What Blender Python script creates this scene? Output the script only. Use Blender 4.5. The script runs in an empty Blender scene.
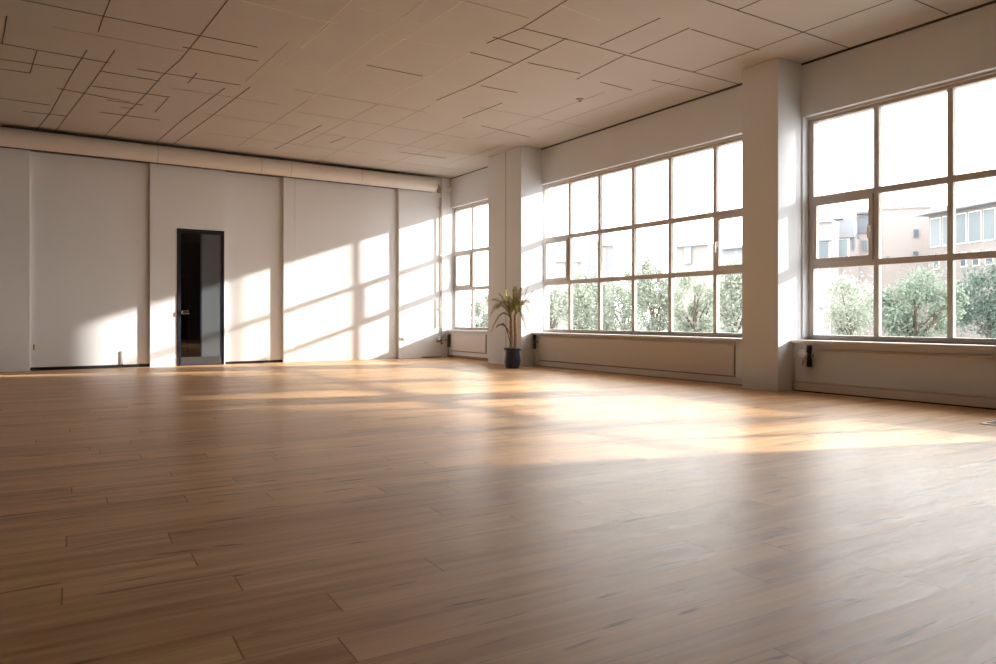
import bpy, bmesh, math, random
from mathutils import Vector, Matrix
random.seed(7)
S = bpy.context.scene
COL = S.collection
PI = math.pi

# ------------------------------------------------------------------ view
THETA = math.radians(33.0655)
SN, CS = math.sin(THETA), math.cos(THETA)
EYE = 0.75
FPX = 725.0
H = 3.38                      # ceiling height
XW, XG, YB = 6.75, 6.85, 12.1  # window wall, window frames, back wall

cam_d = bpy.data.cameras.new('camera')
cam = bpy.data.objects.new('camera', cam_d)
COL.objects.link(cam)
cam.location = (0, 0, EYE)
cam.rotation_euler = (PI / 2, 0, -THETA)
cam_d.sensor_width = 36.0
cam_d.lens = FPX / 996 * 36.0
cam_d.shift_y = -14.5 / 996
cam_d.clip_end = 2000
S.camera = cam
S.view_settings.view_transform = 'Standard'
S.view_settings.look = 'None'
S.view_settings.gamma = 1.0
S.view_settings.use_curve_mapping = False
S.view_settings.exposure = 0.46


def spot(px, depth):
    """where a sight line of the survey meets a given distance, in plan"""
    l = (px - 498.0) / FPX * depth
    return (depth * SN + l * CS, depth * CS - l * SN)


def lift(y, depth):
    return EYE + (317.5 - y) * depth / FPX


# ------------------------------------------------------------------ materials
def nm(name):
    m = bpy.data.materials.new(name)
    m.use_nodes = True
    nt = m.node_tree
    b = nt.nodes['Principled BSDF']
    return m, nt, b


def lin(r, g, b):
    def q(v):
        v /= 255.0
        return v / 12.92 if v <= 0.04045 else ((v + 0.055) / 1.055) ** 2.4
    return (q(r), q(g), q(b), 1.0)


def plain(name, col, rough=0.6, metal=0.0, vary=0.06, scale=6.0, bump=0.0, bscale=80.0, spec=0.5):
    m, nt, b = nm(name)
    n = nt.nodes.new('ShaderNodeTexNoise')
    n.inputs['Scale'].default_value = scale
    n.inputs['Detail'].default_value = 5
    tc = nt.nodes.new('ShaderNodeTexCoord')
    nt.links.new(tc.outputs['Object'], n.inputs['Vector'])
    r = nt.nodes.new('ShaderNodeMapRange')
    r.inputs['To Min'].default_value = 1 - vary
    r.inputs['To Max'].default_value = 1 + vary
    nt.links.new(n.outputs['Fac'], r.inputs['Value'])
    mx = nt.nodes.new('ShaderNodeVectorMath')
    mx.operation = 'SCALE'
    mx.inputs[0].default_value = col[:3]
    nt.links.new(r.outputs['Result'], mx.inputs['Scale'])
    nt.links.new(mx.outputs[0], b.inputs['Base Color'])
    b.inputs['Roughness'].default_value = rough
    b.inputs['Metallic'].default_value = metal
    b.inputs['Specular IOR Level'].default_value = spec
    if bump:
        n2 = nt.nodes.new('ShaderNodeTexNoise')
        n2.inputs['Scale'].default_value = bscale
        n2.inputs['Detail'].default_value = 3
        nt.links.new(tc.outputs['Object'], n2.inputs['Vector'])
        bp = nt.nodes.new('ShaderNodeBump')
        bp.inputs['Strength'].default_value = bump
        bp.inputs['Distance'].default_value = 0.01
        nt.links.new(n2.outputs['Fac'], bp.inputs['Height'])
        nt.links.new(bp.outputs['Normal'], b.inputs['Normal'])
    return m


def floor_material():
    m, nt, b = nm('oak_planks')
    N, Lk = nt.nodes, nt.links

    def math_(op, a, c=None, v=None):
        n = N.new('ShaderNodeMath')
        n.operation = op
        for i, s in enumerate((a, c)):
            if s is None:
                continue
            if isinstance(s, (int, float)):
                n.inputs[i].default_value = s
            else:
                Lk.new(s, n.inputs[i])
        return n.outputs[0]
    tc = N.new('ShaderNodeTexCoord')
    mp = N.new('ShaderNodeMapping')
    mp.inputs['Rotation'].default_value = (0, 0, math.radians(2.8))
    Lk.new(tc.outputs['Object'], mp.inputs['Vector'])
    sp = N.new('ShaderNodeSeparateXYZ')
    Lk.new(mp.outputs[0], sp.inputs[0])
    u, v = sp.outputs['X'], sp.outputs['Y']
    W, LN = 0.138, 1.45
    vr = math_('DIVIDE', v, W)
    row = math_('FLOOR', vr)
    fv = math_('FRACT', vr)
    wn = N.new('ShaderNodeTexWhiteNoise')
    wn.noise_dimensions = '1D'
    Lk.new(row, wn.inputs['W'])
    ur = math_('ADD', math_('DIVIDE', u, LN), math_('MULTIPLY', wn.outputs['Value'], 7.0))
    colu = math_('FLOOR', ur)
    fu = math_('FRACT', ur)
    cb = N.new('ShaderNodeCombineXYZ')
    Lk.new(row, cb.inputs[0])
    Lk.new(colu, cb.inputs[1])
    idn = N.new('ShaderNodeTexWhiteNoise')
    idn.noise_dimensions = '2D'
    Lk.new(cb.outputs[0], idn.inputs['Vector'])
    # distance to joints in metres
    dv = math_('MULTIPLY', math_('MINIMUM', fv, math_('SUBTRACT', 1.0, fv)), W)
    du = math_('MULTIPLY', math_('MINIMUM', fu, math_('SUBTRACT', 1.0, fu)), LN)
    end = math_('LESS_THAN', du, 0.0022)
    edge = math_('LESS_THAN', dv, 0.0011)
    # grain: stretched along the board, shifted per board
    off = N.new('ShaderNodeVectorMath')
    off.operation = 'SCALE'
    Lk.new(idn.outputs['Color'], off.inputs[0])
    off.inputs['Scale'].default_value = 40.0
    ad = N.new('ShaderNodeVectorMath')
    ad.operation = 'ADD'
    Lk.new(mp.outputs[0], ad.inputs[0])
    Lk.new(off.outputs[0], ad.inputs[1])

    def grain(sx, sy, scale, detail, dist=0.0):
        g = N.new('ShaderNodeMapping')
        g.inputs['Scale'].default_value = (sx, sy, 1)
        Lk.new(ad.outputs[0], g.inputs['Vector'])
        t = N.new('ShaderNodeTexNoise')
        t.inputs['Scale'].default_value = scale
        t.inputs['Detail'].default_value = detail
        t.inputs['Distortion'].default_value = dist
        Lk.new(g.outputs[0], t.inputs['Vector'])
        return t.outputs['Fac']
    g1 = grain(0.9, 14.0, 1.6, 4, 0.4)
    g2 = grain(2.0, 60.0, 2.0, 4, 0.2)
    g3 = grain(0.5, 5.0, 1.3, 2, 0.2)
    kn = grain(2.6, 24.0, 1.15, 2, 0.6)
    base = N.new('ShaderNodeValToRGB')
    e = base.color_ramp.elements
    e[0].position, e[0].color = 0.33, FLOOR_DARK
    e[1].position, e[1].color = 0.68, FLOOR_LIGHT
    mix = math_('ADD', math_('MULTIPLY', g1, 0.62), math_('MULTIPLY', g2, 0.16))
    mix = math_('ADD', mix, math_('MULTIPLY', g3, 0.22))
    mix = math_('ADD', mix, math_('MULTIPLY', math_('SUBTRACT', idn.outputs['Value'], 0.36), 0.15))
    Lk.new(mix, base.inputs['Fac'])
    # dark streaks and knots
    kr = N.new('ShaderNodeValToRGB')
    kr.color_ramp.elements[0].position, kr.color_ramp.elements[0].color = 0.65, (0, 0, 0, 1)
    kr.color_ramp.elements[1].position, kr.color_ramp.elements[1].color = 0.72, (1, 1, 1, 1)
    Lk.new(kn, kr.inputs['Fac'])
    k1 = N.new('ShaderNodeMixRGB')
    k1.blend_type = 'MULTIPLY'
    k1.inputs['Color2'].default_value = (0.30, 0.22, 0.16, 1)
    Lk.new(math_('MULTIPLY', kr.outputs['Color'], 0.85), k1.inputs['Fac'])
    Lk.new(base.outputs['Color'], k1.inputs['Color1'])
    k2 = N.new('ShaderNodeMixRGB')
    k2.blend_type = 'MULTIPLY'
    k2.inputs['Color2'].default_value = (0.22, 0.17, 0.13, 1)
    jf = math_('MAXIMUM', math_('MULTIPLY', end, 0.8), math_('MULTIPLY', edge, 0.6))
    Lk.new(jf, k2.inputs['Fac'])
    Lk.new(k1.outputs[0], k2.inputs['Color1'])
    Lk.new(k2.outputs[0], b.inputs['Base Color'])
    ro = N.new('ShaderNodeMapRange')
    ro.inputs['To Min'].default_value = 0.34
    ro.inputs['To Max'].default_value = 0.50
    Lk.new(g1, ro.inputs['Value'])
    Lk.new(ro.outputs[0], b.inputs['Roughness'])
    b.inputs['Specular IOR Level'].default_value = 0.45
    b.inputs['Coat Weight'].default_value = 0.12
    b.inputs['Coat Roughness'].default_value = 0.30
    bp = N.new('ShaderNodeBump')
    bp.inputs['Strength'].default_value = 0.12
    bp.inputs['Distance'].default_value = 0.003
    hh = math_('SUBTRACT', math_('ADD', math_('MULTIPLY', g2, 0.35), math_('MULTIPLY', g1, 0.3)), math_('MULTIPLY', jf, 1.0))
    Lk.new(hh, bp.inputs['Height'])
    Lk.new(bp.outputs['Normal'], b.inputs['Normal'])
    return m


def glass_material(name, tint, gloss, rough=0.02):
    """thin pane: passes light straight through, mirrors a little at the surface"""
    m = bpy.data.materials.new(name)
    m.use_nodes = True
    nt = m.node_tree
    nt.nodes.clear()
    o = nt.nodes.new('ShaderNodeOutputMaterial')
    t = nt.nodes.new('ShaderNodeBsdfTransparent')
    t.inputs['Color'].default_value = tint
    g = nt.nodes.new('ShaderNodeBsdfGlossy')
    g.inputs['Roughness'].default_value = rough
    f = nt.nodes.new('ShaderNodeFresnel')
    f.inputs['IOR'].default_value = gloss
    x = nt.nodes.new('ShaderNodeMixShader')
    nt.links.new(f.outputs[0], x.inputs[0])
    nt.links.new(t.outputs[0], x.inputs[1])
    nt.links.new(g.outputs[0], x.inputs[2])
    nt.links.new(x.outputs[0], o.inputs['Surface'])
    return m


def leaf_material(name, col, trans=0.35, vary=0.35):
    m = bpy.data.materials.new(name)
    m.use_nodes = True
    nt = m.node_tree
    nt.nodes.clear()
    o = nt.nodes.new('ShaderNodeOutputMaterial')
    d = nt.nodes.new('ShaderNodeBsdfDiffuse')
    t = nt.nodes.new('ShaderNodeBsdfTranslucent')
    x = nt.nodes.new('ShaderNodeMixShader')
    x.inputs[0].default_value = trans
    g = nt.nodes.new('ShaderNodeNewGeometry')
    r = nt.nodes.new('ShaderNodeMapRange')
    r.inputs['To Min'].default_value = 1 - vary
    r.inputs['To Max'].default_value = 1 + vary
    nt.links.new(g.outputs['Random Per Island'], r.inputs['Value'])
    s = nt.nodes.new('ShaderNodeVectorMath')
    s.operation = 'SCALE'
    s.inputs[0].default_value = col[:3]
    nt.links.new(r.outputs[0], s.inputs['Scale'])
    nt.links.new(s.outputs[0], d.inputs['Color'])
    nt.links.new(s.outputs[0], t.inputs['Color'])
    nt.links.new(d.outputs[0], x.inputs[1])
    nt.links.new(t.outputs[0], x.inputs[2])
    nt.links.new(x.outputs[0], o.inputs['Surface'])
    return m


FLOOR_DARK = lin(166, 116, 70)
FLOOR_LIGHT = lin(222, 180, 130)
M = dict(
    floor=floor_material(),
    ceiling=plain('ceiling_board', lin(190, 182, 173), 0.85, vary=0.05, scale=2.0, bump=0.15, bscale=60),
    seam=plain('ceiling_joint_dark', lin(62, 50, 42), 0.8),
    joint_faint=plain('ceiling_joint_faint', lin(150, 140, 130), 0.85),
    joint=plain('ceiling_joint_brown', lin(84, 72, 64), 0.8),
    seam_light=plain('ceiling_joint_pale', lin(222, 214, 204), 0.8),
    plaster=plain('warm_white_plaster', lin(228, 231, 236), 0.7, vary=0.025, scale=1.5, bump=0.06, bscale=120),
    plaster_b=plain('back_wall_paint', lin(234, 235, 238), 0.65, vary=0.02, scale=1.5, bump=0.05, bscale=140),
    unseen=plain('far_room_paint', lin(140, 130, 120), 0.8),
    black=plain('black_shadow_gap', lin(22, 20, 20), 0.6),
    frame=plain('taupe_aluminium', lin(200, 190, 183), 0.42, metal=0.0, vary=0.03),
    sill=plain('sill_paint', lin(224, 216, 209), 0.45, vary=0.02),
    panel=plain('radiator_paint', lin(222, 213, 205), 0.5, vary=0.02),
    groove=plain('panel_joint', lin(150, 136, 124), 0.7),
    pipe=plain('painted_pipe', lin(205, 190, 178), 0.4),
    duct=plain('painted_duct', lin(228, 220, 212), 0.5, vary=0.02),
    seamband=plain('duct_joint', lin(170, 152, 136), 0.6),
    white=plain('white_plastic', lin(240, 236, 230), 0.35, vary=0.01),
    dark=plain('black_plastic', lin(24, 25, 30), 0.35),
    chrome=plain('dull_chrome', lin(170, 165, 160), 0.25, metal=1.0),
    doorframe=plain('charcoal_metal', lin(36, 40, 54), 0.35, metal=0.3),
    frost=plain('grey_frosted_glass', lin(92, 97, 102), 0.22, vary=0.02, spec=0.8),
    rail=plain('dark_door_rail', lin(62, 62, 66), 0.45),
    doorpanel=plain('grey_door_rail', lin(92, 92, 96), 0.4),
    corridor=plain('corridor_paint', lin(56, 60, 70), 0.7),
    corridor_pale=plain('corridor_board', lin(150, 150, 138), 0.7),
    wood=plain('skirting_wood', lin(150, 104, 68), 0.5, vary=0.15, scale=12),
    pot=plain('blue_black_glaze', lin(40, 44, 70), 0.3, vary=0.5, scale=40, bump=0.5, bscale=60),
    soil=plain('potting_soil', lin(52, 38, 28), 0.95, vary=0.3, scale=60, bump=0.6),
    trunk=plain('palm_stem', lin(150, 122, 84), 0.75, vary=0.3, scale=50, bump=0.4, bscale=90),
    bark=plain('tree_bark', lin(92, 76, 66), 0.9, vary=0.2, scale=12),
    frond=leaf_material('palm_leaf', lin(140, 128, 86), 0.15),
    frond_dry=leaf_material('palm_leaf_dry', lin(104, 88, 58), 0.2),
    leaf_a=leaf_material('pale_sage_leaf', lin(154, 160, 148), 0.45),
    leaf_b=leaf_material('grey_green_leaf', lin(152, 159, 146), 0.45),
    leaf_d=leaf_material('mid_sage_leaf', lin(126, 138, 126), 0.4),
    leaf_c=leaf_material('deep_green_leaf', lin(104, 118, 110), 0.35),
    glass=glass_material('clear_pane', (0.97, 0.97, 0.96, 1), 1.12),
    doorglass=glass_material('smoked_pane', (0.42, 0.46, 0.55, 1), 1.9, 0.03),
    street=plain('pale_paving', lin(150, 148, 146), 0.9),
    cream=plain('cream_render', lin(142, 134, 131), 0.85, vary=0.03, scale=0.3),
    pink=plain('pinkish_render', lin(146, 138, 137), 0.85, vary=0.03, scale=0.3),
    greyclad=plain('grey_cladding', lin(118, 121, 126), 0.6, vary=0.04, scale=0.5),
    greydark=plain('dark_grey_cladding', lin(92, 97, 104), 0.6),
    winglass=plain('building_glass', lin(112, 122, 128), 0.3, vary=0.15, scale=0.4),
    windark=plain('dark_window', lin(78, 88, 96), 0.3),
    roofslab=plain('roof_slab', lin(132, 135, 138), 0.7),
    haze_a=plain('distant_render', lin(136, 131, 129), 0.9),
    haze_b=plain('distant_grey_glass', lin(124, 127, 131), 0.6),
)


# ------------------------------------------------------------------ mesh building
class MB:
    def __init__(self):
        self.v, self.f = [], []

    def box(self, x0, x1, y0, y1, z0, z1):
        return self.obox(Vector((0, 0, 0)), Vector((1, 0, 0)), Vector((0, 1, 0)), x0, x1, y0, y1, z0, z1)

    def obox(self, o, ux, uy, x0, x1, y0, y1, z0, z1):
        n = len(self.v)
        for z in (z0, z1):
            for x, y in ((x0, y0), (x1, y0), (x1, y1), (x0, y1)):
                p = o + ux * x + uy * y
                self.v.append((p.x, p.y, p.z + z))
        for q in ((0, 3, 2, 1), (4, 5, 6, 7), (0, 1, 5, 4), (1, 2, 6, 5), (2, 3, 7, 6), (3, 0, 4, 7)):
            self.f.append(tuple(n + i for i in q))
        return self

    def tube(self, pts, rad, seg=12, cap=True):
        pts = [Vector(p) for p in pts]
        if not isinstance(rad, (list, tuple)):
            rad = [rad] * len(pts)
        n0 = len(self.v)
        t0 = (pts[1] - pts[0]).normalized()
        up = Vector((0, 0, 1)) if abs(t0.z) < 0.9 else Vector((1, 0, 0))
        a = t0.cross(up).normalized()
        for i, p in enumerate(pts):
            t = (pts[min(i + 1, len(pts) - 1)] - pts[max(i - 1, 0)]).normalized()
            a = (a - t * a.dot(t)).normalized()
            b = t.cross(a)
            for k in range(seg):
                w = 2 * PI * k / seg
                q = p + (a * math.cos(w) + b * math.sin(w)) * rad[i]
                self.v.append(tuple(q))
        for i in range(len(pts) - 1):
            for k in range(seg):
                k2 = (k + 1) % seg
                A, B = n0 + i * seg, n0 + (i + 1) * seg
                self.f.append((A + k, A + k2, B + k2, B + k))
        if cap:
            self.f.append(tuple(n0 + k for k in reversed(range(seg))))
            e = n0 + (len(pts) - 1) * seg
            self.f.append(tuple(e + k for k in range(seg)))
        return self

    def lathe(self, prof, seg=32, o=(0, 0, 0)):
        n0 = len(self.v)
        for r, z in prof:
            for k in range(seg):
                w = 2 * PI * k / seg
                self.v.append((o[0] + r * math.cos(w), o[1] + r * math.sin(w), o[2] + z))
        for i in range(len(prof) - 1):
            for k in range(seg):
                k2 = (k + 1) % seg
                A, B = n0 + i * seg, n0 + (i + 1) * seg
                self.f.append((A + k, A + k2, B + k2, B + k))
        self.f.append(tuple(n0 + k for k in reversed(range(seg))))
        e = n0 + (len(prof) - 1) * seg
        self.f.append(tuple(e + k for k in range(seg)))
        return self

    def quad(self, *p):
        n = len(self.v)
        self.v += [tuple(q) for q in p]
        self.f.append(tuple(range(n, n + len(p))))

    def build(self, name, mat, parent=None, bevel=0.0, smooth=False, origin=None):
        me = bpy.data.meshes.new(name)
        vs = self.v
        base = Vector(origin) if origin else Vector((0, 0, 0))
        if parent is not None and origin is None:
            base = Vector(parent.get('_o', (0, 0, 0)))
        vs = [(a - base.x, b - base.y, c - base.z) for a, b, c in vs]
        me.from_pydata(vs, [], self.f)
        me.materials.append(mat)
        bm = bmesh.new()
        bm.from_mesh(me)
        bmesh.ops.recalc_face_normals(bm, faces=bm.faces)
        bm.to_mesh(me)
        bm.free()
        me.update()
        if smooth:
            for p in me.polygons:
                p.use_smooth = True
        o = bpy.data.objects.new(name, me)
        COL.objects.link(o)
        if parent is not None:
            o.parent = parent
            o['_o'] = tuple(base)
        else:
            o.location = base
            o['_o'] = tuple(base)
        if bevel:
            b = o.modifiers.new('edge', 'BEVEL')
            b.width = bevel
            b.segments = 2
            b.limit_method = 'ANGLE'
        if smooth:
            w = o.modifiers.new('split', 'EDGE_SPLIT')
            w.split_angle = math.radians(40)
        return o


def tag(o, label=None, cat=None, group=None, kind=None):
    for k, v in (('label', label), ('category', cat), ('group', group), ('kind', kind)):
        if v:
            o[k] = v
    return o


def empty(name, loc=(0, 0, 0)):
    o = bpy.data.objects.new(name, None)
    COL.objects.link(o)
    o.location = loc
    o['_o'] = tuple(loc)
    o.empty_display_size = 0.1
    return o


def struct(o):
    o['kind'] = 'structure'
    return o


# ------------------------------------------------------------------ room shell
X0, Y0 = -4.0, -3.0
struct(MB().box(X0 - 0.2, 7.0, Y0 - 0.2, 12.4, -0.2, 0.0).build('floor', M['floor']))
struct(MB().box(X0 - 0.2, 7.0, Y0 - 0.2, 12.4, H, H + 0.2).build('ceiling', M['ceiling']))
struct(MB().box(X0 - 0.2, X0, Y0, YB, 0, H).build('wall_left', M['unseen']))
struct(MB().box(X0 - 0.2, 7.0, Y0 - 0.2, Y0, 0, H).build('wall_front', M['unseen']))

# back wall: recessed core with a door opening, proud panels as parts
YR = 12.16
DX0, DX1, DZ = 1.955, 2.655, 2.13
b = MB()
b.box(X0, DX0, YR, 12.36, 0, H).box(DX1, 7.0, YR, 12.36, 0, H).box(DX0, DX1, YR, 12.36, DZ, H)
wb = struct(b.build('wall_back', M['plaster_b']))
MB().box(X0, 0.047, YB, YR + .001, 0, H).build('wall_panel', M['plaster_b'], wb, 0.004)
MB().box(1.578, DX0, YB, YR + .001, 0, H).box(DX0, DX1, YB, YR + .001, DZ, H).box(DX1, 2.672, YB, YR + .001, 0, H).build('wall_panel', M['plaster_b'], wb)
MB().box(3.60, 3.79, YB - 0.012, YR + .001, 0, H).build('pilaster', M['plaster_b'], wb, 0.004)
MB().box(3.798, 5.685, YB, YR + .001, 0, H).build('wall_panel', M['plaster_b'], wb, 0.004)
MB().box(5.685, 6.56, YB - 0.062, YR + .001, 0, H).build('wall_panel', M['plaster_b'], wb, 0.004)
MB().box(6.56, XW, YB - 0.085, YR + .001, 0, H).build('corner_casing', M['plaster_b'], wb, 0.004)
MB().box(6.15, 6.56, YB - 0.075, YB - 0.06, 0, 0.022).build('skirting_strip', M['wood'], wb)
struct(MB().box(0.049, 1.576, YR - 0.012, YR + .001, 0, 0.045).build('baseboard_back', M['black']))
struct(MB().box(2.674, 3.598, YR - 0.012, YR + .001, 0, 0.04).build('baseboard_back', M['black']))

# window wall
B1, B2, B3 = (9.88, 12.06), (4.97, 9.22), (1.30, 4.575)   # the three openings
ZS, ZT = 0.52, 2.83
b = MB()
b.box(XW, 6.98, Y0, 12.36, ZT, H)
b.box(XW, 6.98, Y0, 12.36, 0, ZS)
for y0, y1 in ((Y0, B3[0]), (B3[1], B2[0]), (B2[1], B1[0]), (B1[1], 12.36)):
    b.box(XW, 6.98, y0, y1, ZS, ZT)
struct(b.build('wall_right', M['plaster']))
# boxed-out apron below the sills
ap = struct(MB().box(6.62, XW, Y0, 4.59, 0, 0.49).box(6.62, XW, 5.03, 9.12, 0, 0.49).box(6.69, XW, 10.07, 12.0, 0, 0.49).build('trim_1', M['plaster']))
for x, y0, y1 in ((6.565, 0.9, 4.588), (6.565, 5.032, 9.118), (6.64, 10.072, 12.0)):
    MB().box(x, XG + 0.01, y0, y1, 0.49, 0.52).build('sill', M['sill'], ap, 0.006)
# columns
c1 = struct(MB().box(6.36, XW + .01, 9.12, 10.07, 0, H).build('column', M['plaster'], bevel=0.006))
MB().box(6.357, 6.362, 9.535, 9.545, 0.0, H).build('joint_line', M['groove'], c1)
c2 = struct(MB().box(6.36, XW + .01, 4.59, 5.03, 0, H).build('column', M['plaster'], bevel=0.006))
# skirtings
struct(MB().box(6.605, 6.62, 5.035, 9.115, 0, 0.085).build('baseboard_right', M['sill'], bevel=0.003))
struct(MB().box(6.598, 6.606, 5.035, 9.115, 0, 0.014).build('baseboard_right', M['groove']))
struct(MB().box(6.675, 6.69, 10.075, 12.01, 0, 0.05).build('baseboard_right', M['wood'], bevel=0.003))
tr = struct(MB().box(6.585, 6.62, Y0, 4.585, 0.012, 0.085).build('trim_2', M['sill'], bevel=0.004))
MB().box(6.60, 6.62, Y0, 4.585, 0.0, 0.012).build('shadow_gap', M['black'], tr)
# shadow gap under the ceiling along the window wall
struct(MB().box(XW - 0.02, XW + .001, Y0, 4.58, H - 0.014, H + .001).box(XW - 0.02, XW + .001, 5.04, 9.11, H - 0.014, H + .001)
       .box(XW - 0.012, XW + .001, 10.08, 12.0, H - 0.010, H + .001).build('trim_3', M['seam']))

# ceiling joints: the irregular board pattern
DARK = [[(0.6, 6.4), (0.565, 7.2), (0.556, 7.607)], [(1.40, 6.253), (1.36, 7.196), (1.318, 7.978), (1.245, 8.572), (1.179, 9.458), (0.945, 12.0)],
        [(-0.4, 7.18), (0.563, 7.18), (1.334, 7.185), (1.882, 7.186)], [(-0.139, 7.637), (-0.193, 8.445)], [(-0.4, 8.42), (0.727, 8.466)],
        [(0.091, 8.447), (0.036, 9.282)], [(-0.4, 8.946), (0.41, 8.926)], [(-0.4, 9.306), (0.036, 9.282)],
        [(0.503, 8.178), (0.422, 8.993), (0.259, 10.957), (0.129, 12.0)], [(0.733, 8.028), (0.62, 9.299), (0.346, 12.0)],
        [(0.662, 8.799), (1.249, 8.807)], [(0.985, 8.515), (2.029, 8.465)], [(0.628, 9.419), (1.439, 9.381)], [(1.279, 7.578), (1.994, 7.572)],
        [(0.298, 9.72), (1.064, 9.865)], [(0.821, 9.926), (1.214, 9.917)], [(0.984, 10.168), (1.128, 10.152)], [(0.794, 10.555), (1.495, 10.547)],
        [(1.911, 8.67), (1.741, 10.387), (1.632, 12.0)], [(2.142, 8.476), (2.035, 9.911), (1.861, 12.0)], [(3.389, 9.613), (3.257, 11.382)],
        [(1.541, 8.302), (1.523, 8.711)], [(1.426, 9.437), (1.384, 10.171)], [(-0.4, 10.535), (0.249, 10.545)], [(-0.032, 11.05), (0.448, 10.999)],
        [(3.756, 4.721), (3.776, 5.401), (3.702, 5.879)], [(4.266, 5.363), (4.237, 7.027), (4.165, 7.749)], [(2.977, 7.073), (3.614, 7.068)],
        [(4.322, 7.0), (4.799, 6.98)], [(4.891, 7.423), (4.828, 8.261)], [(3.776, 5.401), (4.661, 5.377), (5.127, 5.39), (5.988, 5.369), (6.73, 5.362)],
        [(5.029, 5.393), (5.092, 6.225)], [(4.339, 6.1), (4.994, 6.06)], [(5.372, 6.164), (5.871, 6.179)], [(3.686, 6.17), (4.218, 6.194)],
        [(5.221, 8.45), (6.152, 8.6)], [(5.052, 5.345), (5.048, 4.573)], [(4.643, 5.327), (4.666, 4.559)],
        [(4.727, 4.088), (5.096, 4.081), (5.998, 4.064), (6.73, 4.056)], [(5.096, 4.081), (5.102, 3.5)],
        [(5.988, 5.369), (6.001, 4.567), (5.998, 4.064), (6.017, 3.0)], [(5.9, 3.153), (6.7, 3.135)], [(5.08, 4.579), (6.04, 4.574)],
        [(5.809, 5.798), (6.74, 5.744)], [(3.67, 5.722), (4.235, 5.748)], [(3.84, 10.539), (3.895, 10.069)], [(4.95, 10.5), (5.8, 10.5)]]
PALE = [[(2.29, 6.235), (2.217, 7.567)], [(1.486, 6.199), (2.275, 6.245)], [(2.263, 5.693), (2.241, 6.984)], [(2.784, 5.354), (2.695, 7.551)],
        [(3.048, 5.182), (2.859, 8.457)], [(3.7, 6.193), (3.641, 8.187)], [(2.01, 6.263), (2.328, 6.21)], [(2.379, 5.803), (2.971, 5.791)],
        [(2.778, 6.246), (3.43, 6.178)], [(2.44, 7.604), (3.672, 7.48)], [(3.721, 7.157), (4.217, 7.126)], [(4.253, 4.879), (3.766, 4.829)]]


def joints(name, lines, mat, w, drop):
    m = MB()
    for ln in lines:
        for p, q in zip(ln, ln[1:]):
            p, q = Vector((*p, 0)), Vector((*q, 0))
            u = (q - p).normalized()
            n = Vector((-u.y, u.x, 0))
            m.obox(p, u, n, 0, (q - p).length + w * .5, -w / 2, w / 2, H - drop, H + .001)
    return struct(m.build(name, mat))


joints('trim_4', DARK, M['joint'], 0.009, 0.003)
FAINT = [[(2.6, 8.30), (4.3, 8.28)], [(2.9, 9.17), (5.4, 9.16)], [(3.4, 10.06), (6.1, 10.05)], [(2.2, 10.92), (4.6, 10.9)], [(4.9, 11.2), (6.5, 11.2)],
         [(2.86, 8.6), (2.72, 11.6)], [(3.64, 8.3), (3.52, 10.9)], [(4.20, 8.0), (4.10, 11.9)], [(4.95, 8.4), (4.86, 10.4)], [(5.66, 6.4), (5.55, 9.1)],
         [(5.30, 9.6), (5.2, 11.9)], [(6.05, 5.6), (6.0, 8.2)], [(6.1, 9.2), (6.05, 10.8)], [(4.75, 7.73), (6.5, 7.71)], [(2.1, 6.9), (2.05, 8.3)],
         [(0.2, 7.7), (1.3, 7.7)], [(1.4, 9.0), (2.6, 8.98)], [(1.9, 9.9), (3.2, 9.88)], [(2.3, 5.2), (3.7, 5.19)], [(1.0, 5.6), (2.2, 5.6)]]
joints('trim_6', FAINT, M['joint_faint'], 0.008, 0.0015)
joints('trim_5', PALE, M['seam_light'], 0.008, 0.0015)


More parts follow.
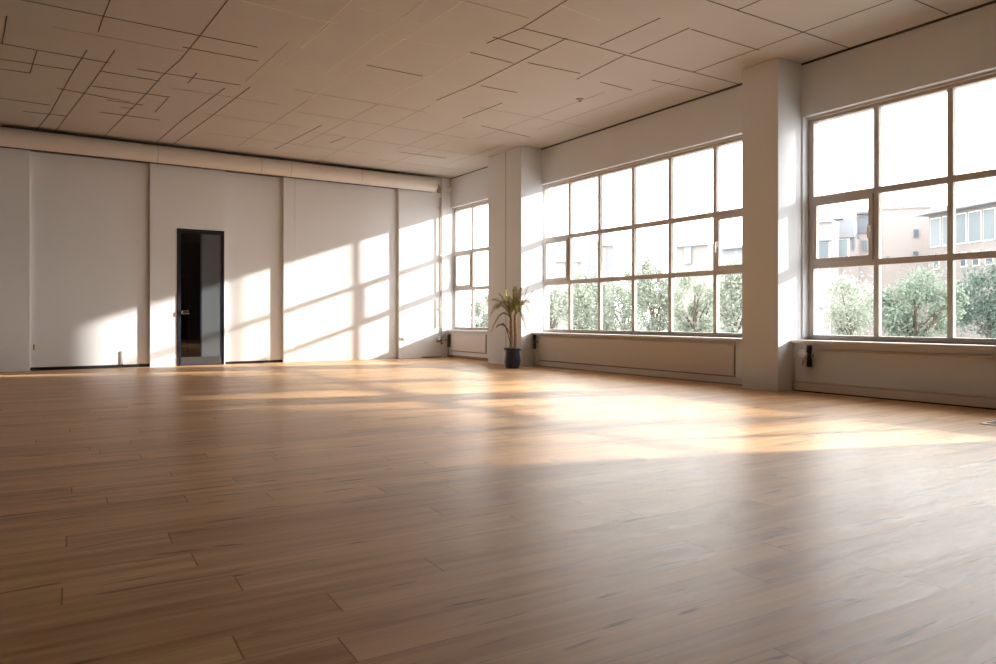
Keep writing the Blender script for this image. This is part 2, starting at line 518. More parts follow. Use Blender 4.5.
# ------------------------------------------------------------------ windows
def window(name, y0, y1, mull, sashes):
    """y0 < y1; mullion centres; sashes = list of (ya, yb, handle_y or None)"""
    FW, FD = 0.055, 0.09
    T1, T2 = 1.285, 1.975
    b = MB()
    b.box(XG, XG + FD, y0, y1, ZT - FW, ZT).box(XG, XG + FD, y0, y1, ZS, ZS + 0.05)
    b.box(XG, XG + FD, y0, y0 + FW, ZS + 0.05, ZT - FW).box(XG, XG + FD, y1 - FW, y1, ZS + 0.05, ZT - FW)
    b.box(XG - 0.035, XG + 0.01, y0, y1, ZT - 0.022, ZT)
    w = struct(b.build(name, M['frame'], bevel=0.004))
    for y in mull:
        MB().box(XG + .002, XG + 0.056, y - 0.025, y + 0.025, ZS + 0.05, ZT - FW).build('mullion', M['frame'], w, 0.004)
    for z in (T1, T2):
        MB().box(XG + .004, XG + 0.060, y0 + FW, y1 - FW, z - 0.03, z + 0.03).build('transom', M['frame'], w, 0.004)
    edges = [y0 + FW - 0.027] + list(mull) + [y1 - FW + 0.027]
    for a, c in zip(edges, edges[1:]):
        for z0, z1 in ((ZS + 0.05, T1 - 0.03), (T1 + 0.03, T2 - 0.03), (T2 + 0.03, ZT - FW)):
            MB().box(XG + 0.045, XG + 0.051, a + 0.027, c - 0.027, z0, z1).build('pane', M['glass'], w)
    for a, c, hy in sashes:
        z0, z1, t = T1 + 0.03, T2 - 0.03, 0.042
        s = MB()
        s.box(XG - 0.014, XG + 0.03, a, c, z0 - .008, z0 + t).box(XG - 0.014, XG + 0.03, a, c, z1 - t, z1 + .008)
        s.box(XG - 0.014, XG + 0.03, a, a + t, z0 + t, z1 - t).box(XG - 0.014, XG + 0.03, c - t, c, z0 + t, z1 - t)
        so = s.build('sash', M['frame'], w, 0.004)
        if hy is not None:
            zc = (z0 + z1) / 2 - 0.03
            h = MB().box(XG - 0.024, XG - 0.013, hy - 0.014, hy + 0.014, zc - 0.02, zc + 0.05)
            h.box(XG - 0.05, XG - 0.024, hy - 0.008, hy + 0.008, zc + 0.022, zc + 0.04)
            h.box(XG - 0.056, XG - 0.042, hy - 0.010, hy + 0.010, zc - 0.085, zc + 0.04)
            h.build('handle', M['white'], so, 0.003)
    return w


window('window_1', B1[0], B1[1], (11.40, 10.73), [(11.427, 12.005, None)])
window('window_2', B2[0], B2[1], (8.56, 7.885, 7.195, 6.53, 5.81), [(8.587, 9.165, None), (5.025, 5.783, 5.762)])
window('window_3', B3[0], B3[1], (3.86, 3.195, 2.53, 1.90), [(3.887, 4.52, 3.908)])

# ------------------------------------------------------------------ door and the passage behind it
d = MB()
FT = 0.026
d.box(DX0, DX0 + FT, YB - 0.01, YR + 0.05, 0, DZ).box(DX1 - FT, DX1, YB - 0.01, YR + 0.05, 0, DZ).box(DX0, DX1, YB - 0.01, YR + 0.05, DZ - FT, DZ)
door = struct(d.build('door_1', M['doorframe'], bevel=0.004))
lf = MB()
a, c = DX0 + FT + 0.004, DX1 - FT - 0.004
lf.box(a, a + 0.022, YB - 0.006, YB + 0.03, 0.012, DZ - FT - 0.004).box(c - 0.022, c, YB - 0.006, YB + 0.03, 0.012, DZ - FT - 0.004)
lf.box(a + .022, c - .022, YB - 0.006, YB + 0.03, DZ - FT - 0.044, DZ - FT - 0.004)
leaf = lf.build('door_leaf', M['doorframe'], door, 0.003)
MB().box(a + .022, c - .022, YB - 0.008, YB + 0.032, 0.012, 0.135).build('bottom_rail', M['rail'], leaf, 0.003)
mid = (a + c) / 2 + 0.0
MB().box(a + .022, mid - .012, YB + 0.0, YB + 0.008, 0.135, DZ - FT - 0.044).build('pane', M['doorglass'], leaf)
MB().box(mid - .012, mid + .012, YB - 0.003, YB + 0.012, 0.135, DZ - FT - 0.044).build('glazing_bar', M['doorframe'], leaf)
tag(MB().box(mid + .012, c - .022, YB + 0.0, YB + 0.008, 0.135, DZ - FT - 0.044).build('frosted_pane', M['frost'], leaf), 'grey frosted glass')
hh = MB().box(a + 0.03, a + 0.135, YB - 0.045, YB - 0.03, 0.80, 0.822)
hh.box(a + 0.03, a + 0.135, YB - 0.045, YB - 0.03, 0.848, 0.858)
hh.box(a + 0.022, a + 0.05, YB - 0.04, YB + 0.0, 0.80, 0.858)
hh.build('handle', M['chrome'], leaf, 0.003)
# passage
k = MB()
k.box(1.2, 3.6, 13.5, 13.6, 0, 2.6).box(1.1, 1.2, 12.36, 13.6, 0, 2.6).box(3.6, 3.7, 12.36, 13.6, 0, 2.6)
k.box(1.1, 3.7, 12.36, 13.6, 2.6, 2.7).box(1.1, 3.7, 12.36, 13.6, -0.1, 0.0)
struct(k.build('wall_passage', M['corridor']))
st = empty('shelf_rack', (2.2, 12.75, 0))
for px in (2.09, 2.25):
    MB().box(px - 0.014, px + 0.014, 12.72, 12.75, 0, 1.5).build('post', M['doorpanel'], st)
for z in (0.25, 1.42):
    MB().box(2.02, 2.31, 12.70, 12.92, z, z + 0.03).build('shelf', M['doorpanel'], st)
tag(st, 'dim grey upright rack behind the left half of the glass door', 'rack')

# ------------------------------------------------------------------ round duct below the ceiling
dz_, dy_, dr_ = 3.212, YB - 0.148, 0.128
du = empty('ventilation_duct', (1.65, dy_, dz_))
cuts = [-3.95, -0.9, 1.653, 3.178, 3.66, 4.90, 6.36]
for q, w in zip(cuts, cuts[1:]):
    MB().tube([(q + 0.004, dy_, dz_), (w - 0.004, dy_, dz_)], dr_, 40).build('duct_section', M['duct'], du, smooth=True)
for q in cuts[1:-1]:
    MB().tube([(q - 0.004, dy_, dz_), (q + 0.004, dy_, dz_)], dr_ - 0.004, 40).build('joint_ring', M['seamband'], du, smooth=True)
MB().tube([(6.352, dy_, dz_), (6.375, dy_, dz_)], dr_ + .004, 40).build('end_cap', M['duct'], du, smooth=True)
MB().tube([(6.37, dy_, dz_ - 0.02), (6.44, dy_, dz_ - 0.02), (6.465, dy_, dz_ - 0.05), (6.465, dy_, dz_ - 0.13)], [.05, .05, .045, .04], 16).build('outlet_elbow', M['seamband'], du, smooth=True)
MB().box(-3.95, 6.36, 12.0, YB + 0.05, 3.09, 3.135).build('support_rail', M['seam'], du)  # dark strip modelled as the shadow line below the duct
tag(du, 'long cream round duct running under the ceiling along the back wall', 'duct')
cd = empty('conduit_pipe', (6.52, 12.0, 0.57))
MB().tube([(6.52, 12.005, 0.57), (6.52, 12.005, 3.0)], 0.012, 10).build('pipe', M['seamband'], cd, smooth=True)
for z in (0.9, 1.9, 2.8):
    MB().box(6.50, 6.54, 11.99, 12.04, z, z + 0.02).build('clip', M['pipe'], cd)
tag(cd, 'thin vertical conduit on the back wall beside the corner', 'pipe')
br = empty('wall_bracket', (6.70, 11.98, 3.2))
MB().box(6.66, 6.745, 11.975, 12.015, 3.14, 3.24).build('plate', M['white'], br, 0.004)
MB().tube([(6.70, 11.98, 3.19), (6.70, 11.90, 3.19)], 0.022, 14).build('stub', M['white'], br, smooth=True)
tag(br, 'small white bracket in the corner just past the duct end', 'bracket')

# ------------------------------------------------------------------ radiators, valves and pipes
r2 = empty('radiator_cover', (6.6, 7.1, 0.28))
MB().box(6.598, 6.62, 5.335, 9.0, 0.10, 0.455).build('front_panel', M['panel'], r2, 0.005)
g = MB().box(6.612, 6.62, 5.322, 5.335, 0.09, 0.47).box(6.612, 6.62, 5.322, 9.01, 0.085, 0.099)
g.build('edge_joint', M['groove'], r2)
MB().box(6.595, 6.62, 5.322, 8.99, 0.462, 0.474).build('top_rail', M['panel'], r2, 0.003)
ft = MB().tube([(6.60, 5.37, 0.455), (6.57, 5.37, 0.455)], 0.016, 12)
ft.tube([(6.585, 5.30, 0.455), (6.585, 5.40, 0.455)], 0.010, 10)
ft.build('bleed_fitting', M['pipe'], r2, smooth=True)
tag(r2, 'long beige radiator cover panel under the wide middle window', 'radiator')
r1 = empty('radiator_cover', (6.68, 11.2, 0.28))
MB().box(6.668, 6.69, 10.65, 11.86, 0.135, 0.44).build('front_panel', M['panel'], r1, 0.005)
MB().box(6.682, 6.69, 10.632, 10.65, 0.12, 0.455).box(6.682, 6.69, 10.632, 11.87, 0.12, 0.134).build('edge_joint', M['groove'], r1)
tag(r1, 'short beige radiator cover panel under the narrow far window', 'radiator')

hp = empty('heating_pipe', (6.6, 2.5, 0.1))
MB().tube([(6.603, -2.9, 0.095), (6.603, 4.57, 0.095)], 0.013, 10).build('pipe', M['pipe'], hp, smooth=True)
for y in (2.80, 4.2):
    MB().tube([(6.603, y - 0.02, 0.095), (6.603, y + 0.02, 0.095)], 0.018, 12).build('coupling', M['pipe'], hp, smooth=True)
tag(hp, 'low horizontal heating pipe along the foot of the near window apron', 'pipe')
hp = empty('heating_pipe', (6.6, 2.5, 0.42))
MB().tube([(6.603, -2.9, 0.43), (6.603, 4.32, 0.43)], 0.012, 10).build('pipe', M['pipe'], hp, smooth=True)
for y in (2.77, 1.6):
    MB().tube([(6.598, y - 0.03, 0.43), (6.598, y + 0.03, 0.43)], 0.019, 12).build('coupling', M['pipe'], hp, smooth=True)
tag(hp, 'upper horizontal heating pipe just under the near window sill', 'pipe')


def valve(loc, label, wall_x, flip=1, body=True):
    v = empty('radiator_valve', loc)
    x, y, z = loc
    # upright black thermostat body with waist, on a white pipe stub
    MB().lathe([(0.018, -0.11), (0.027, -0.105), (0.027, -0.03), (0.020, -0.02), (0.020, 0.03), (0.027, 0.04), (0.029, 0.10), (0.022, 0.11)], 20, loc).build('thermostat_head', M['dark'], v, smooth=True)
    MB().tube([(x, y, z - 0.0), (wall_x, y, z - 0.0)], 0.014, 12).build('wall_stub', M['chrome'], v, smooth=True)
    if body:
        MB().box(x - 0.015, wall_x, y + 0.03 * flip if flip > 0 else y - 0.11, y + 0.11 if flip > 0 else y - 0.03, z - 0.02, z + 0.055).build('valve_body', M['white'], v, 0.008)
    if body:
        MB().tube([(x, y, z + 0.015), (x, y + 0.13 * flip, z + 0.015)], 0.013, 12).build('connector', M['white'], v, smooth=True)
    if body:
        MB().box(x + 0.0, wall_x, y + 0.05 * flip - 0.035, y + 0.05 * flip + 0.03, z - 0.10, z - 0.04).build('bracket', M['chrome'], v, 0.004)
    tag(v, label, 'valve', 'radiator valves')
    return v


valve((6.56, 4.375, 0.365), 'black radiator valve with white body beside the near column', 6.62, 1)
valve((6.56, 9.05, 0.375), 'black radiator valve behind the potted palm at the far column', 6.62, 1, False)
v = empty('radiator_valve', (6.63, 11.93, 0.3))
MB().lathe([(0.018, -0.12), (0.028, -0.115), (0.028, 0.11), (0.018, 0.12)], 20, (6.645, 11.905, 0.31)).build('thermostat_head', M['dark'], v, smooth=True)
MB().tube([(6.645, 11.905, 0.33), (6.44, 11.93, 0.33)], 0.014, 12).build('connector', M['chrome'], v, smooth=True)
MB().tube([(6.50, 11.91, 0.25), (6.50, 11.91, 0.40)], 0.024, 14).build('lockshield', M['chrome'], v, smooth=True)
MB().tube([(6.41, 11.935, 0.33), (6.46, 11.925, 0.33)], 0.042, 18).build('hand_wheel', M['chrome'], v, smooth=True)
MB().tube([(6.645, 11.905, 0.20), (6.645, 11.905, 0.02)], 0.012, 10).build('riser', M['chrome'], v, smooth=True)
MB().box(6.672, 6.69, 11.875, 11.95, 0.24, 0.45).build('wall_plate', M['pipe'], v, 0.004)
tag(v, 'dark radiator valve with chrome hand wheel in the back corner', 'valve', 'radiator valves')

# ------------------------------------------------------------------ small fittings
o = empty('wall_outlet', (0.16, YR, 0.33))
MB().box(0.10, 0.235, YR - 0.012, YR, 0.295, 0.365).build('plate', M['white'], o, 0.004)
MB().box(0.085, 0.10, YR - 0.02, YR, 0.29, 0.37).build('side_edge', M['doorpanel'], o)
tag(o, 'small white outlet plate low on the shaded recessed wall panel', 'outlet')
o = empty('floor_bolt', (1.204, YR, 0.045))
MB().tube([(1.204, YR - 0.012, 0.045), (1.204, YR - 0.012, 0.25)], 0.007, 10).build('rod', M['greyclad'], o, smooth=True)
MB().box(1.192, 1.216, YR - 0.024, YR - .011, 0.045, 0.058).build('foot', M['doorpanel'], o)
tag(o, 'short thin grey rod on the sunlit wall panel left of the door', 'rod')
o = empty('wall_hook', (5.80, YB - 0.062, 0.38))
MB().box(5.765, 5.835, YB - 0.072, YB - 0.062, 0.32, 0.36).build('plate', M['white'], o, 0.003)
for x in (5.775, 5.825):
    MB().tube([(x, YB - 0.07, 0.35), (x, YB - 0.09, 0.36), (x, YB - 0.09, 0.42)], 0.008, 8).build('prong', M['white'], o, smooth=True)
tag(o, 'tiny white two-pronged hook low on the back wall by the corner', 'hook')
o = empty('floor_box', (5.72, 2.36, 0))
MB().box(5.62, 5.90, 2.22, 2.43, 0, 0.008).build('rim', M['white'], o, 0.002)
MB().box(5.665, 5.875, 2.25, 2.40, 0.007, 0.011).build('lid', M['dark'], o, 0.001)
tag(o, 'white-rimmed black floor outlet box in the planks near the window wall', 'floor outlet')
o = MB().box(6.27, 6.40, 7.85, 8.12, 0, 0.006).build('floor_plate', M['white'], bevel=0.002)
tag(o, 'small flat white plate on the floor in front of the wide middle window', 'plate')
o = empty('ceiling_sensor', (5.588, 6.775, H))
MB().lathe([(0.045, 0), (0.045, -0.012), (0.030, -0.022)], 24, (5.588, 6.775, H)).build('base', M['ceiling'], o, smooth=True)
MB().lathe([(0.022, -0.02), (0.022, -0.032), (0.012, -0.038)], 20, (5.588, 6.775, H)).build('lens', M['seamband'], o, smooth=True)
tag(o, 'small round sensor on the ceiling above the middle of the window wall', 'sensor')

# ------------------------------------------------------------------ potted palm
PX, PY = 6.03, 8.87
pp = empty('potted_palm', (PX, PY, 0))
tag(pp, 'potted palm with arching olive fronds in a dark blue pot by the column', 'plant')
MB().lathe([(0.085, 0.0), (0.098, 0.008), (0.115, 0.05), (0.122, 0.10), (0.116, 0.16), (0.108, 0.22), (0.108, 0.262), (0.128, 0.270), (0.131, 0.296), (0.122, 0.302), (0.112, 0.296), (0.105, 0.272)], 40, (PX, PY, 0)).build('pot', M['pot'], pp, smooth=True)
MB().lathe([(0.106, 0.255), (0.07, 0.275), (0.01, 0.282)], 24, (PX, PY, 0)).build('soil', M['soil'], pp, smooth=True)
RV = Vector((CS, -SN, 0))       # across the sight line
FV = Vector((SN, CS, 0))        # along it


def pw(u, w, z):
    return Vector((PX, PY, 0)) + RV * u + FV * w + Vector((0, 0, z))


for u0, u1, zt in ((-0.028, -0.015, 0.74), (0.035, 0.045, 0.80)):
    pts, rr = [], []
    for i in range(13):
        t = i / 12
        pts.append(pw(u0 + (u1 - u0) * t + 0.006 * math.sin(5 * t), 0.01 * math.sin(4 * t), 0.26 + (zt - 0.26) * t))
        rr.append(0.024 - 0.006 * t + (0.003 if i % 2 else 0))
    MB().tube(pts, rr, 12).build('stem', M['trunk'], pp, smooth=True)


def frond(base, tip, rise, mat, width=0.11, n=30, droop=1.0):
    """arching midrib from base to tip with paired narrow leaflets"""
    base, tip = Vector(base), Vector(tip)
    ctrl = (base + tip) / 2 + Vector((0, 0, rise))

    def P(t):
        return base * (1 - t) ** 2 + ctrl * 2 * t * (1 - t) + tip * t * t
    m = MB()
    pts = [P(i / 12) for i in range(13)]
    m.tube(pts, [0.006 * (1 - i / 12) + 0.0015 for i in range(13)], 5)
    for i in range(n):
        t = 0.16 + 0.82 * i / (n - 1)
        p = P(t)
        tg = (P(min(1, t + .02)) - P(t - .02)).normalized()
        sd = tg.cross(Vector((0, 0, 1)))
        sd = sd.normalized() if sd.length > 0.05 else RV.copy()
        up = sd.cross(tg).normalized()
        ln = width * (0.45 + 1.1 * math.sin(PI * min(1, t * 0.95 + .05)) ** 0.8) * random.uniform(.85, 1.15)
        for s in (-1, 1):
            dr = (sd * s * 0.62 + tg * 0.9 + up * random.uniform(.0, .35)).normalized()
            wv = dr.cross(up).normalized() * 0.0058
            mid = p + dr * ln * 0.5 + Vector((0, 0, 0.01))
            end = p + dr * ln - Vector((0, 0, ln * 0.22 * droop))
            m.quad(p - wv * .4, mid - wv, mid + wv, p + wv * .4)
            m.quad(mid - wv, end, mid + wv)
    return m.build('frond', mat, pp)


T1 = (-0.015, 0, 0.72)
T2 = (0.045, 0, 0.78)
# (stem top, tip across, tip along, tip height, rise)
FR = [(T1, -0.33, 0.00, 0.76, 0.36, 'frond'), (T1, -0.31, -0.12, 0.54, 0.33, 'frond_dry'), (T1, -0.28, 0.03, 1.00, 0.16, 'frond'),
      (T1, -0.22, -0.2, 0.88, 0.30, 'frond'), (T1, -0.20, -0.05, 1.10, 0.08, 'frond'), (T1, -0.09, 0.10, 1.15, 0.04, 'frond'),
      (T2, 0.03, -0.08, 1.19, 0.02, 'frond'), (T2, 0.13, 0.06, 1.18, 0.02, 'frond'), (T2, 0.24, -0.05, 1.22, -0.04, 'frond'),
      (T2, 0.31, 0.02, 1.14, 0.02, 'frond'), (T2, 0.24, -0.12, 0.82, 0.28, 'frond'), (T2, 0.19, -0.15, 0.56, 0.30, 'frond_dry'),
      (T2, 0.24, -0.02, 0.96, 0.16, 'frond'), (T1, -0.05, -0.22, 0.93, 0.20, 'frond'), (T2, 0.08, -0.25, 0.84, 0.26, 'frond'),
      (T2, 0.00, 0.14, 1.02, 0.12, 'frond')]
for T, u, w, z, rise, mt in FR:
    steep = z > 1.05
    frond(pw(*T), pw(u, w, z), rise, M[mt], (0.07 if steep else 0.09) if mt == 'frond' else 0.045, 22 if steep else 26)
frond(pw(-0.03, -0.01, 0.50), pw(-0.24, -0.06, 0.60), 0.16, M['frond_dry'], 0.035)
frond(pw(-0.03, -0.015, 0.36), pw(-0.16, -0.05, 0.66), 0.16, M['frond_dry'], 0.02)

# ------------------------------------------------------------------ outside
GZ = -4.6
struct(MB().box(7.4, 420, -120, 420, GZ - 0.3, GZ).build('ground', M['street']))


class Block:
    """a building set out along its street front, from one survey point to another"""

    def __init__(self, name, pl, dl, pr, dr, top, deep, mat, label):
        a, c = spot(pl, dl), spot(pr, dr)
        self.a = Vector((a[0], a[1], 0))
        e = Vector((c[0], c[1], 0)) - self.a
        self.len = e.length
        self.u = e.normalized()
        self.n = Vector((-self.u.y, self.u.x, 0))
        if self.n.dot(Vector((self.a.x, self.a.y, 0))) < 0:
            self.n = -self.n
        self.pl, self.pr, self.dl, self.dr = pl, pr, dl, dr
        self.root = empty(name, (self.a.x, self.a.y, GZ))
        tag(self.root, label, 'building')
        self.part('walls', 0, self.len, GZ, top, 0, deep, mat)

    def part(self, name, u0, u1, z0, z1, d0, d1, mat, parent=None):
        return MB().obox(self.a, self.u, self.n, u0, u1, d0, d1, z0, z1).build(name, mat, parent or self.root)

    def up(self, px):
        # along-front distance where the sight line at px crosses the front
        r = (px - 498.0) / FPX
        dv = Vector((SN + r * CS, CS - r * SN, 0))
        den = self.u.x * dv.y - self.u.y * dv.x
        return (self.a.y * dv.x - self.a.x * dv.y) / den * -1 if abs(den) < 1e-9 else -(self.a.x * dv.y - self.a.y * dv.x) / den

    def z(self, px, y):
        p = self.a + self.u * self.up(px)
        return lift(y, p.x * SN + p.y * CS)

    def rect(self, name, p0, p1, y0, y1, mat, d0=-0.06, d1=0.05, parent=None):
        pm = (p0 + p1) / 2
        return self.part(name, self.up(p0), self.up(p1), self.z(pm, y1), self.z(pm, y0), d0, d1, mat, parent)


def win(bk, p0, p1, y0, y1, mat, frame=None):
    f = bk.rect('window', p0, p1, y0, y1, frame or M['roofslab'], -0.10, 0.05)
    e = (p1 - p0) * 0.1
    bk.rect('pane', p0 + e, p1 - e, y0 + .6, y1 - .6, mat, -0.13, 0.0, f)
    return f


b1 = Block('street_building', 790, 62, 832.5, 60, lift(223, 61), 2.5, M['pink'], 'low cream building at the left edge of the near window view')
b1.rect('roof', 789, 833, 221.5, 223.5, M['roofslab'], -0.3, 2.5)
win(b1, 818, 829, 242, 258, M['windark'])
b1.rect('ledge', 800, 832, 239.5, 241.5, M['greyclad'], -0.25, 0)
b1.rect('ledge', 800, 832, 305.5, 307.5, M['greyclad'], -0.2, 0)
b1.rect('drainpipe', 829.6, 831.0, 242, 345, M['pipe'], -0.2, 0)
b2 = Block('street_building', 832.5, 64, 856, 63, lift(238, 63.5), 2.5, M['cream'], 'pale building topped by a light grey metal storey in the near window')
up_ = b2.rect('upper_storey', 833.5, 854.5, 220, 238, M['greyclad'], -0.3, 2.4)
b2.rect('roof', 833, 844, 218.6, 220, M['greydark'], -0.5, 2.4, up_)
win(b2, 833.8, 849.5, 239, 258, M['winglass'], M['white'])
win(b2, 852, 855, 238, 250, M['windark'])
b3 = Block('street_building', 856, 66, 885, 65, lift(214, 65.5), 2.5, M['cream'], 'pale building with a dark grey panelled top storey in the near window')
b3.rect('cladding_panel', 857.5, 871, 217, 233, M['greydark'], -0.15, 0.1)
b3.rect('roof', 856, 872, 212.2, 214.5, M['greydark'], -0.6, 2.4)
win(b3, 857, 859.5, 236, 250, M['windark'])
win(b3, 862, 868, 240, 252, M['windark'])
b4 = Block('street_building', 868, 74, 931, 72, lift(208.5, 73), 12, M['pink'], 'tall plain pinkish building with rooftop railing and two small windows')
b4.rect('parapet', 868, 930.5, 207.2, 209, M['cream'], -0.12, 0.3)
win(b4, 913, 919, 229, 237.5, M['windark'])
win(b4, 912.5, 918.5, 251, 257, M['windark'])
win(b4, 886, 889, 256, 260, M['windark'])
rl = MB()
for px in range(884, 921, 4):
    u_ = b4.up(px)
    rl.obox(b4.a, b4.u, b4.n, u_, u_ + 0.09, 0.5, 0.6, b4.z(px, 208.5), b4.z(px, 203.6))
rl.obox(b4.a, b4.u, b4.n, b4.up(884), b4.up(919), 0.5, 0.58, b4.z(900, 204.2), b4.z(900, 203.4))
rl.build('roof_railing', M['greydark'], b4.root)
b4.rect('roof_plant', 898, 914, 203.8, 208, M['greyclad'], 1.5, 3.0)
b5 = Block('street_building', 929, 66, 1080, 52, lift(213, 66), 12, M['haze_a'], 'building with bluish glass storey under a flat roof slab in near window')
b5.part('roof', -0.5, b5.len + 0.5, lift(216, 66), lift(211.5, 66), -1.1, 12, M['roofslab'])
for p0, p1 in ((931, 941), (943, 955), (957, 967), (969, 982), (984, 996), (998, 1010)):
    pm = (p0 + p1) / 2
    f = b5.part('window', b5.up(p0), b5.up(p1), lift(248, 66), lift(219, 66), -0.08, 0.05, M['white'])
    e = (b5.up(p1) - b5.up(p0)) * 0.05
    b5.part('pane', b5.up(p0) + e, b5.up(p1) - e, lift(247, 66), lift(220, 66), -0.12, 0, M['winglass'], f)
for p0, p1 in ((934, 940), (947, 953), (961, 967), (973, 980), (986, 994)):
    pm = (p0 + p1) / 2
    f = b5.part('window', b5.up(p0), b5.up(p1), lift(270, 66), lift(256, 66), -0.08, 0.05, M['white'])
    e = (b5.up(p1) - b5.up(p0)) * 0.1
    b5.part('pane', b5.up(p0) + e, b5.up(p1) - e, lift(269, 66), lift(257, 66), -0.12, 0, M['windark'], f)

# hazy skyline seen through the middle window
t1 = Block('tower_block', 588, 210, 598, 210, lift(241, 210), 10, M['haze_b'], 'slim pale grey tower leftmost on the middle window skyline')
t1.rect('lift_house', 590, 596, 238.5, 241, M['haze_a'], 1, 8)
t2 = Block('tower_block', 602, 190, 614, 190, lift(246, 190), 12, M['haze_b'], 'squat blue-grey tower second from the left on the middle window skyline')
t2.rect('facade_strip', 602.5, 605.5, 248, 300, M['haze_a'], -0.3, 0.1)
t2.rect('roof', 601.5, 614.5, 244.6, 246.4, M['haze_a'], -0.5, 12)
t3 = Block('tower_block', 676, 150, 708, 145, lift(246, 147), 14, M['haze_a'], 'broad pale block with a blue-grey window bay seen in the middle window')
t3.rect('window_bay', 684.5, 692, 246, 264, M['haze_b'], -0.3, 0.1)
t3.rect('roof', 675.5, 708.5, 244.5, 246.2, M['roofslab'], -0.6, 14)
t4 = Block('tower_block', 722, 110, 760, 104, lift(248, 107), 12, M['haze_b'], 'grey low roofed building at the near end of the middle window')
t4.rect('roof', 721, 760, 246, 248.4, M['greyclad'], -0.8, 12)
t5 = Block('tower_block', 556, 240, 582, 240, lift(262, 240), 10, M['haze_a'], 'low far pale building above the trees at far end of middle window')
t5.rect('roof', 555.5, 582.5, 260.5, 262.2, M['roofslab'], -0.6, 10)


def tree(px, top_y, half_px, depth, mat, label, seed, n=5200):
    rnd = random.Random(seed)
    x, y = spot(px, depth)
    zt = lift(top_y, depth)
    R = half_px * depth / FPX
    zb = lift(352, depth)
    zc, rz = (zt + zb) / 2, (zt - zb) / 2
    t = empty('street_tree', (x, y, GZ))
    tag(t, label, 'tree', 'street trees outside the windows')
    tb = MB()
    tb.tube([(x, y, GZ), (x + .05, y, GZ + (zb - GZ) * .6), (x - .04, y + .05, zb + 0.3), (x, y, zc + rz * .3)], [0.17, 0.14, 0.11, 0.04], 10)
    tr_ = tb.build('trunk', M['bark'], t, smooth=True)
    clumps = []
    for i in range(34):
        while True:
            p = Vector((rnd.uniform(-1, 1), rnd.uniform(-1, 1), rnd.uniform(-1, 1)))
            if p.length < 1:
                break
        if p.length > 1e-3:
            p = p * (0.55 + 0.3 * rnd.random()) / max(p.length, .55)
        clumps.append((p, rnd.uniform(.16, .34)))
    bb = MB()
    for p, r in clumps[:13]:
        q = Vector((x + p.x * R, y + p.y * R, zc + p.z * rz))
        s = Vector((x, y, zb + 0.2 + rnd.uniform(0, .45) * (zc - zb)))
        mid = (s + q) / 2 + Vector((rnd.uniform(-.15, .15), rnd.uniform(-.15, .15), 0.12))
        bb.tube([s, mid, q], [0.055, 0.038, 0.012], 6)
    bb.build('branches', M['bark'], t, smooth=True)
    fm = MB()
    for i in range(n):
        p, r = rnd.choice(clumps)
        g = Vector((rnd.gauss(0, 1), rnd.gauss(0, 1), rnd.gauss(0, 1))) * r * 0.55
        c = p + g
        c = Vector((x + c.x * R, y + c.y * R, zc + c.z * rz))
        a = Vector((rnd.gauss(0, 1), rnd.gauss(0, 1), rnd.gauss(0, 1))).normalized()
        e = a.cross(Vector((rnd.gauss(0, 1), rnd.gauss(0, 1), rnd.gauss(0, 1)))).normalized()
        L_, W_ = rnd.uniform(.07, .13), rnd.uniform(.03, .05)
        fm.quad(c - a * L_, c + e * W_, c + a * L_, c - e * W_)
    fm.build('foliage', mat, t)
    return t


tree(484, 286, 17, 44, M['leaf_a'], 'pale tree seen through the narrow far window', 1, 3600)
tree(551, 262, 24, 44, M['leaf_a'], 'leftmost pale tree seen through the wide middle window', 2)
tree(588, 268, 27, 37, M['leaf_b'], 'second tree from the left through the wide middle window', 3, 6500)
tree(624, 264, 26, 45, M['leaf_a'], 'third tree from the left through the wide middle window', 4, 6500)
tree(654, 252, 27, 38, M['leaf_b'], 'tall tree in the middle of the wide window, fourth from left', 5, 7500)
tree(695, 264, 34, 45, M['leaf_b'], 'round tree second from the column in the wide middle window', 6, 8200)
tree(734, 258, 27, 38, M['leaf_a'], 'tree partly hidden by the near column in the wide middle window', 7, 6500)
tree(850, 270, 29, 44, M['leaf_a'], 'pale thin tree in the left column of the near window', 8, 5600)
tree(916, 260, 42, 36, M['leaf_d'], 'broad grey-green tree in the middle column of the near window', 9, 9500)
tree(990, 262, 38, 44, M['leaf_c'], 'dark green tree at the right edge of the near window', 10, 10500)


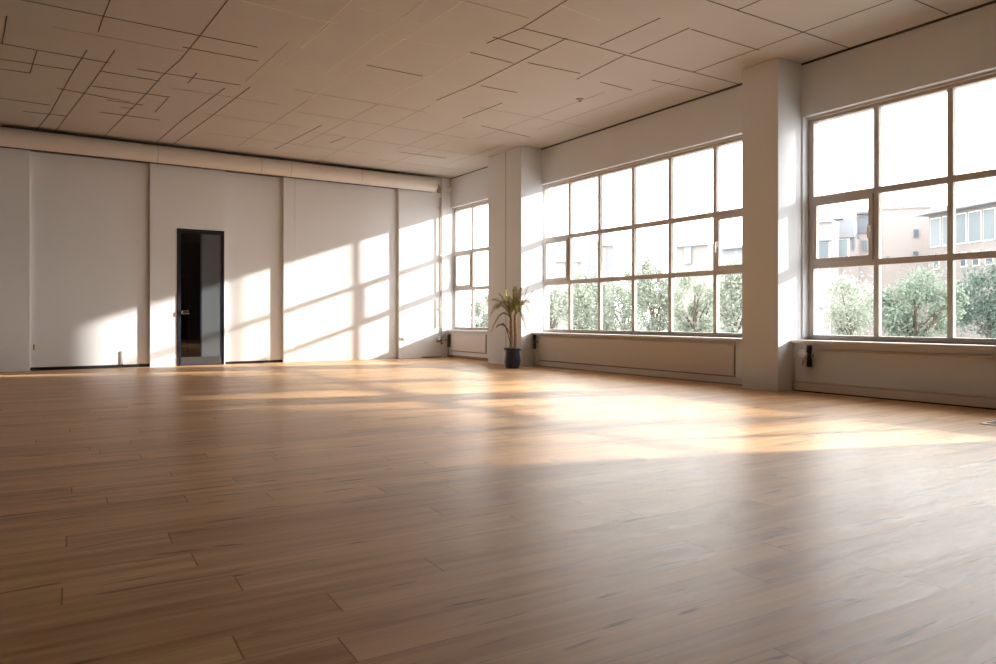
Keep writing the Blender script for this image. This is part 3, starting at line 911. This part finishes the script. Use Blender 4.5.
# tall trees added out of view to shade the upper panes from the low sun
def tall_tree(y, half, x, z0, z1, label, seed, n=9000):
    rnd = random.Random(seed)
    t = empty('tall_tree', (x, y, GZ))
    tag(t, label, 'tree', 'tall trees beside the building')
    MB().tube([(x, y, GZ), (x + .1, y, z0 - 2), (x, y + .1, z0 + .6), (x, y, z1 - .8)], [.3, .24, .18, .04], 10).build('trunk', M['bark'], t, smooth=True)
    fm = MB()
    for i in range(n):
        while True:
            p = Vector((rnd.uniform(-1, 1), rnd.uniform(-1, 1), rnd.uniform(-1, 1)))
            if p.x ** 4 + p.y ** 4 + p.z ** 4 < 1:
                break
        c = Vector((x + p.x * 1.2, y + p.y * half, (z0 + z1) / 2 + p.z * (z1 - z0) / 2))
        a = Vector((rnd.gauss(0, 1), rnd.gauss(0, 1), rnd.gauss(0, 1))).normalized()
        e = a.cross(Vector((rnd.gauss(0, 1), rnd.gauss(0, 1), rnd.gauss(0, 1)))).normalized()
        fm.quad(c - a * .14, c + e * .07, c + a * .14, c - e * .07)
    fm.build('foliage', M['leaf_b'], t)


tall_tree(-2.06, 1.85, 20, 6.2, 8.6, 'tall clean-stemmed tree out beyond the near window', 21)
tall_tree(2.06, 1.68, 20, 6.1, 8.6, 'tall clean-stemmed tree out beyond the column', 22)

# ------------------------------------------------------------------ light
w = bpy.data.worlds.new('sky')
S.world = w
w.use_nodes = True
bg = w.node_tree.nodes['Background']
bg.inputs['Color'].default_value = (0.97, 0.985, 1.0, 1)
bg.inputs['Strength'].default_value = 5.2

sd = bpy.data.lights.new('sun', 'SUN')
sd.energy = 10.3
sd.color = (1.0, 0.95, 0.88)
sd.angle = math.radians(1.6)
so = bpy.data.objects.new('sun', sd)
COL.objects.link(so)
RATIO = 2.85                   # run across the room per run along it
hx, hy = -RATIO / math.hypot(RATIO, 1), 1 / math.hypot(RATIO, 1)
dirv = Vector((hx, hy, hx * 0.345)).normalized()
so.rotation_euler = dirv.to_track_quat('-Z', 'Y').to_euler()
so.location = (20, -4, 9)

for o in S.objects:
    if '_o' in o.keys():
        del o['_o']
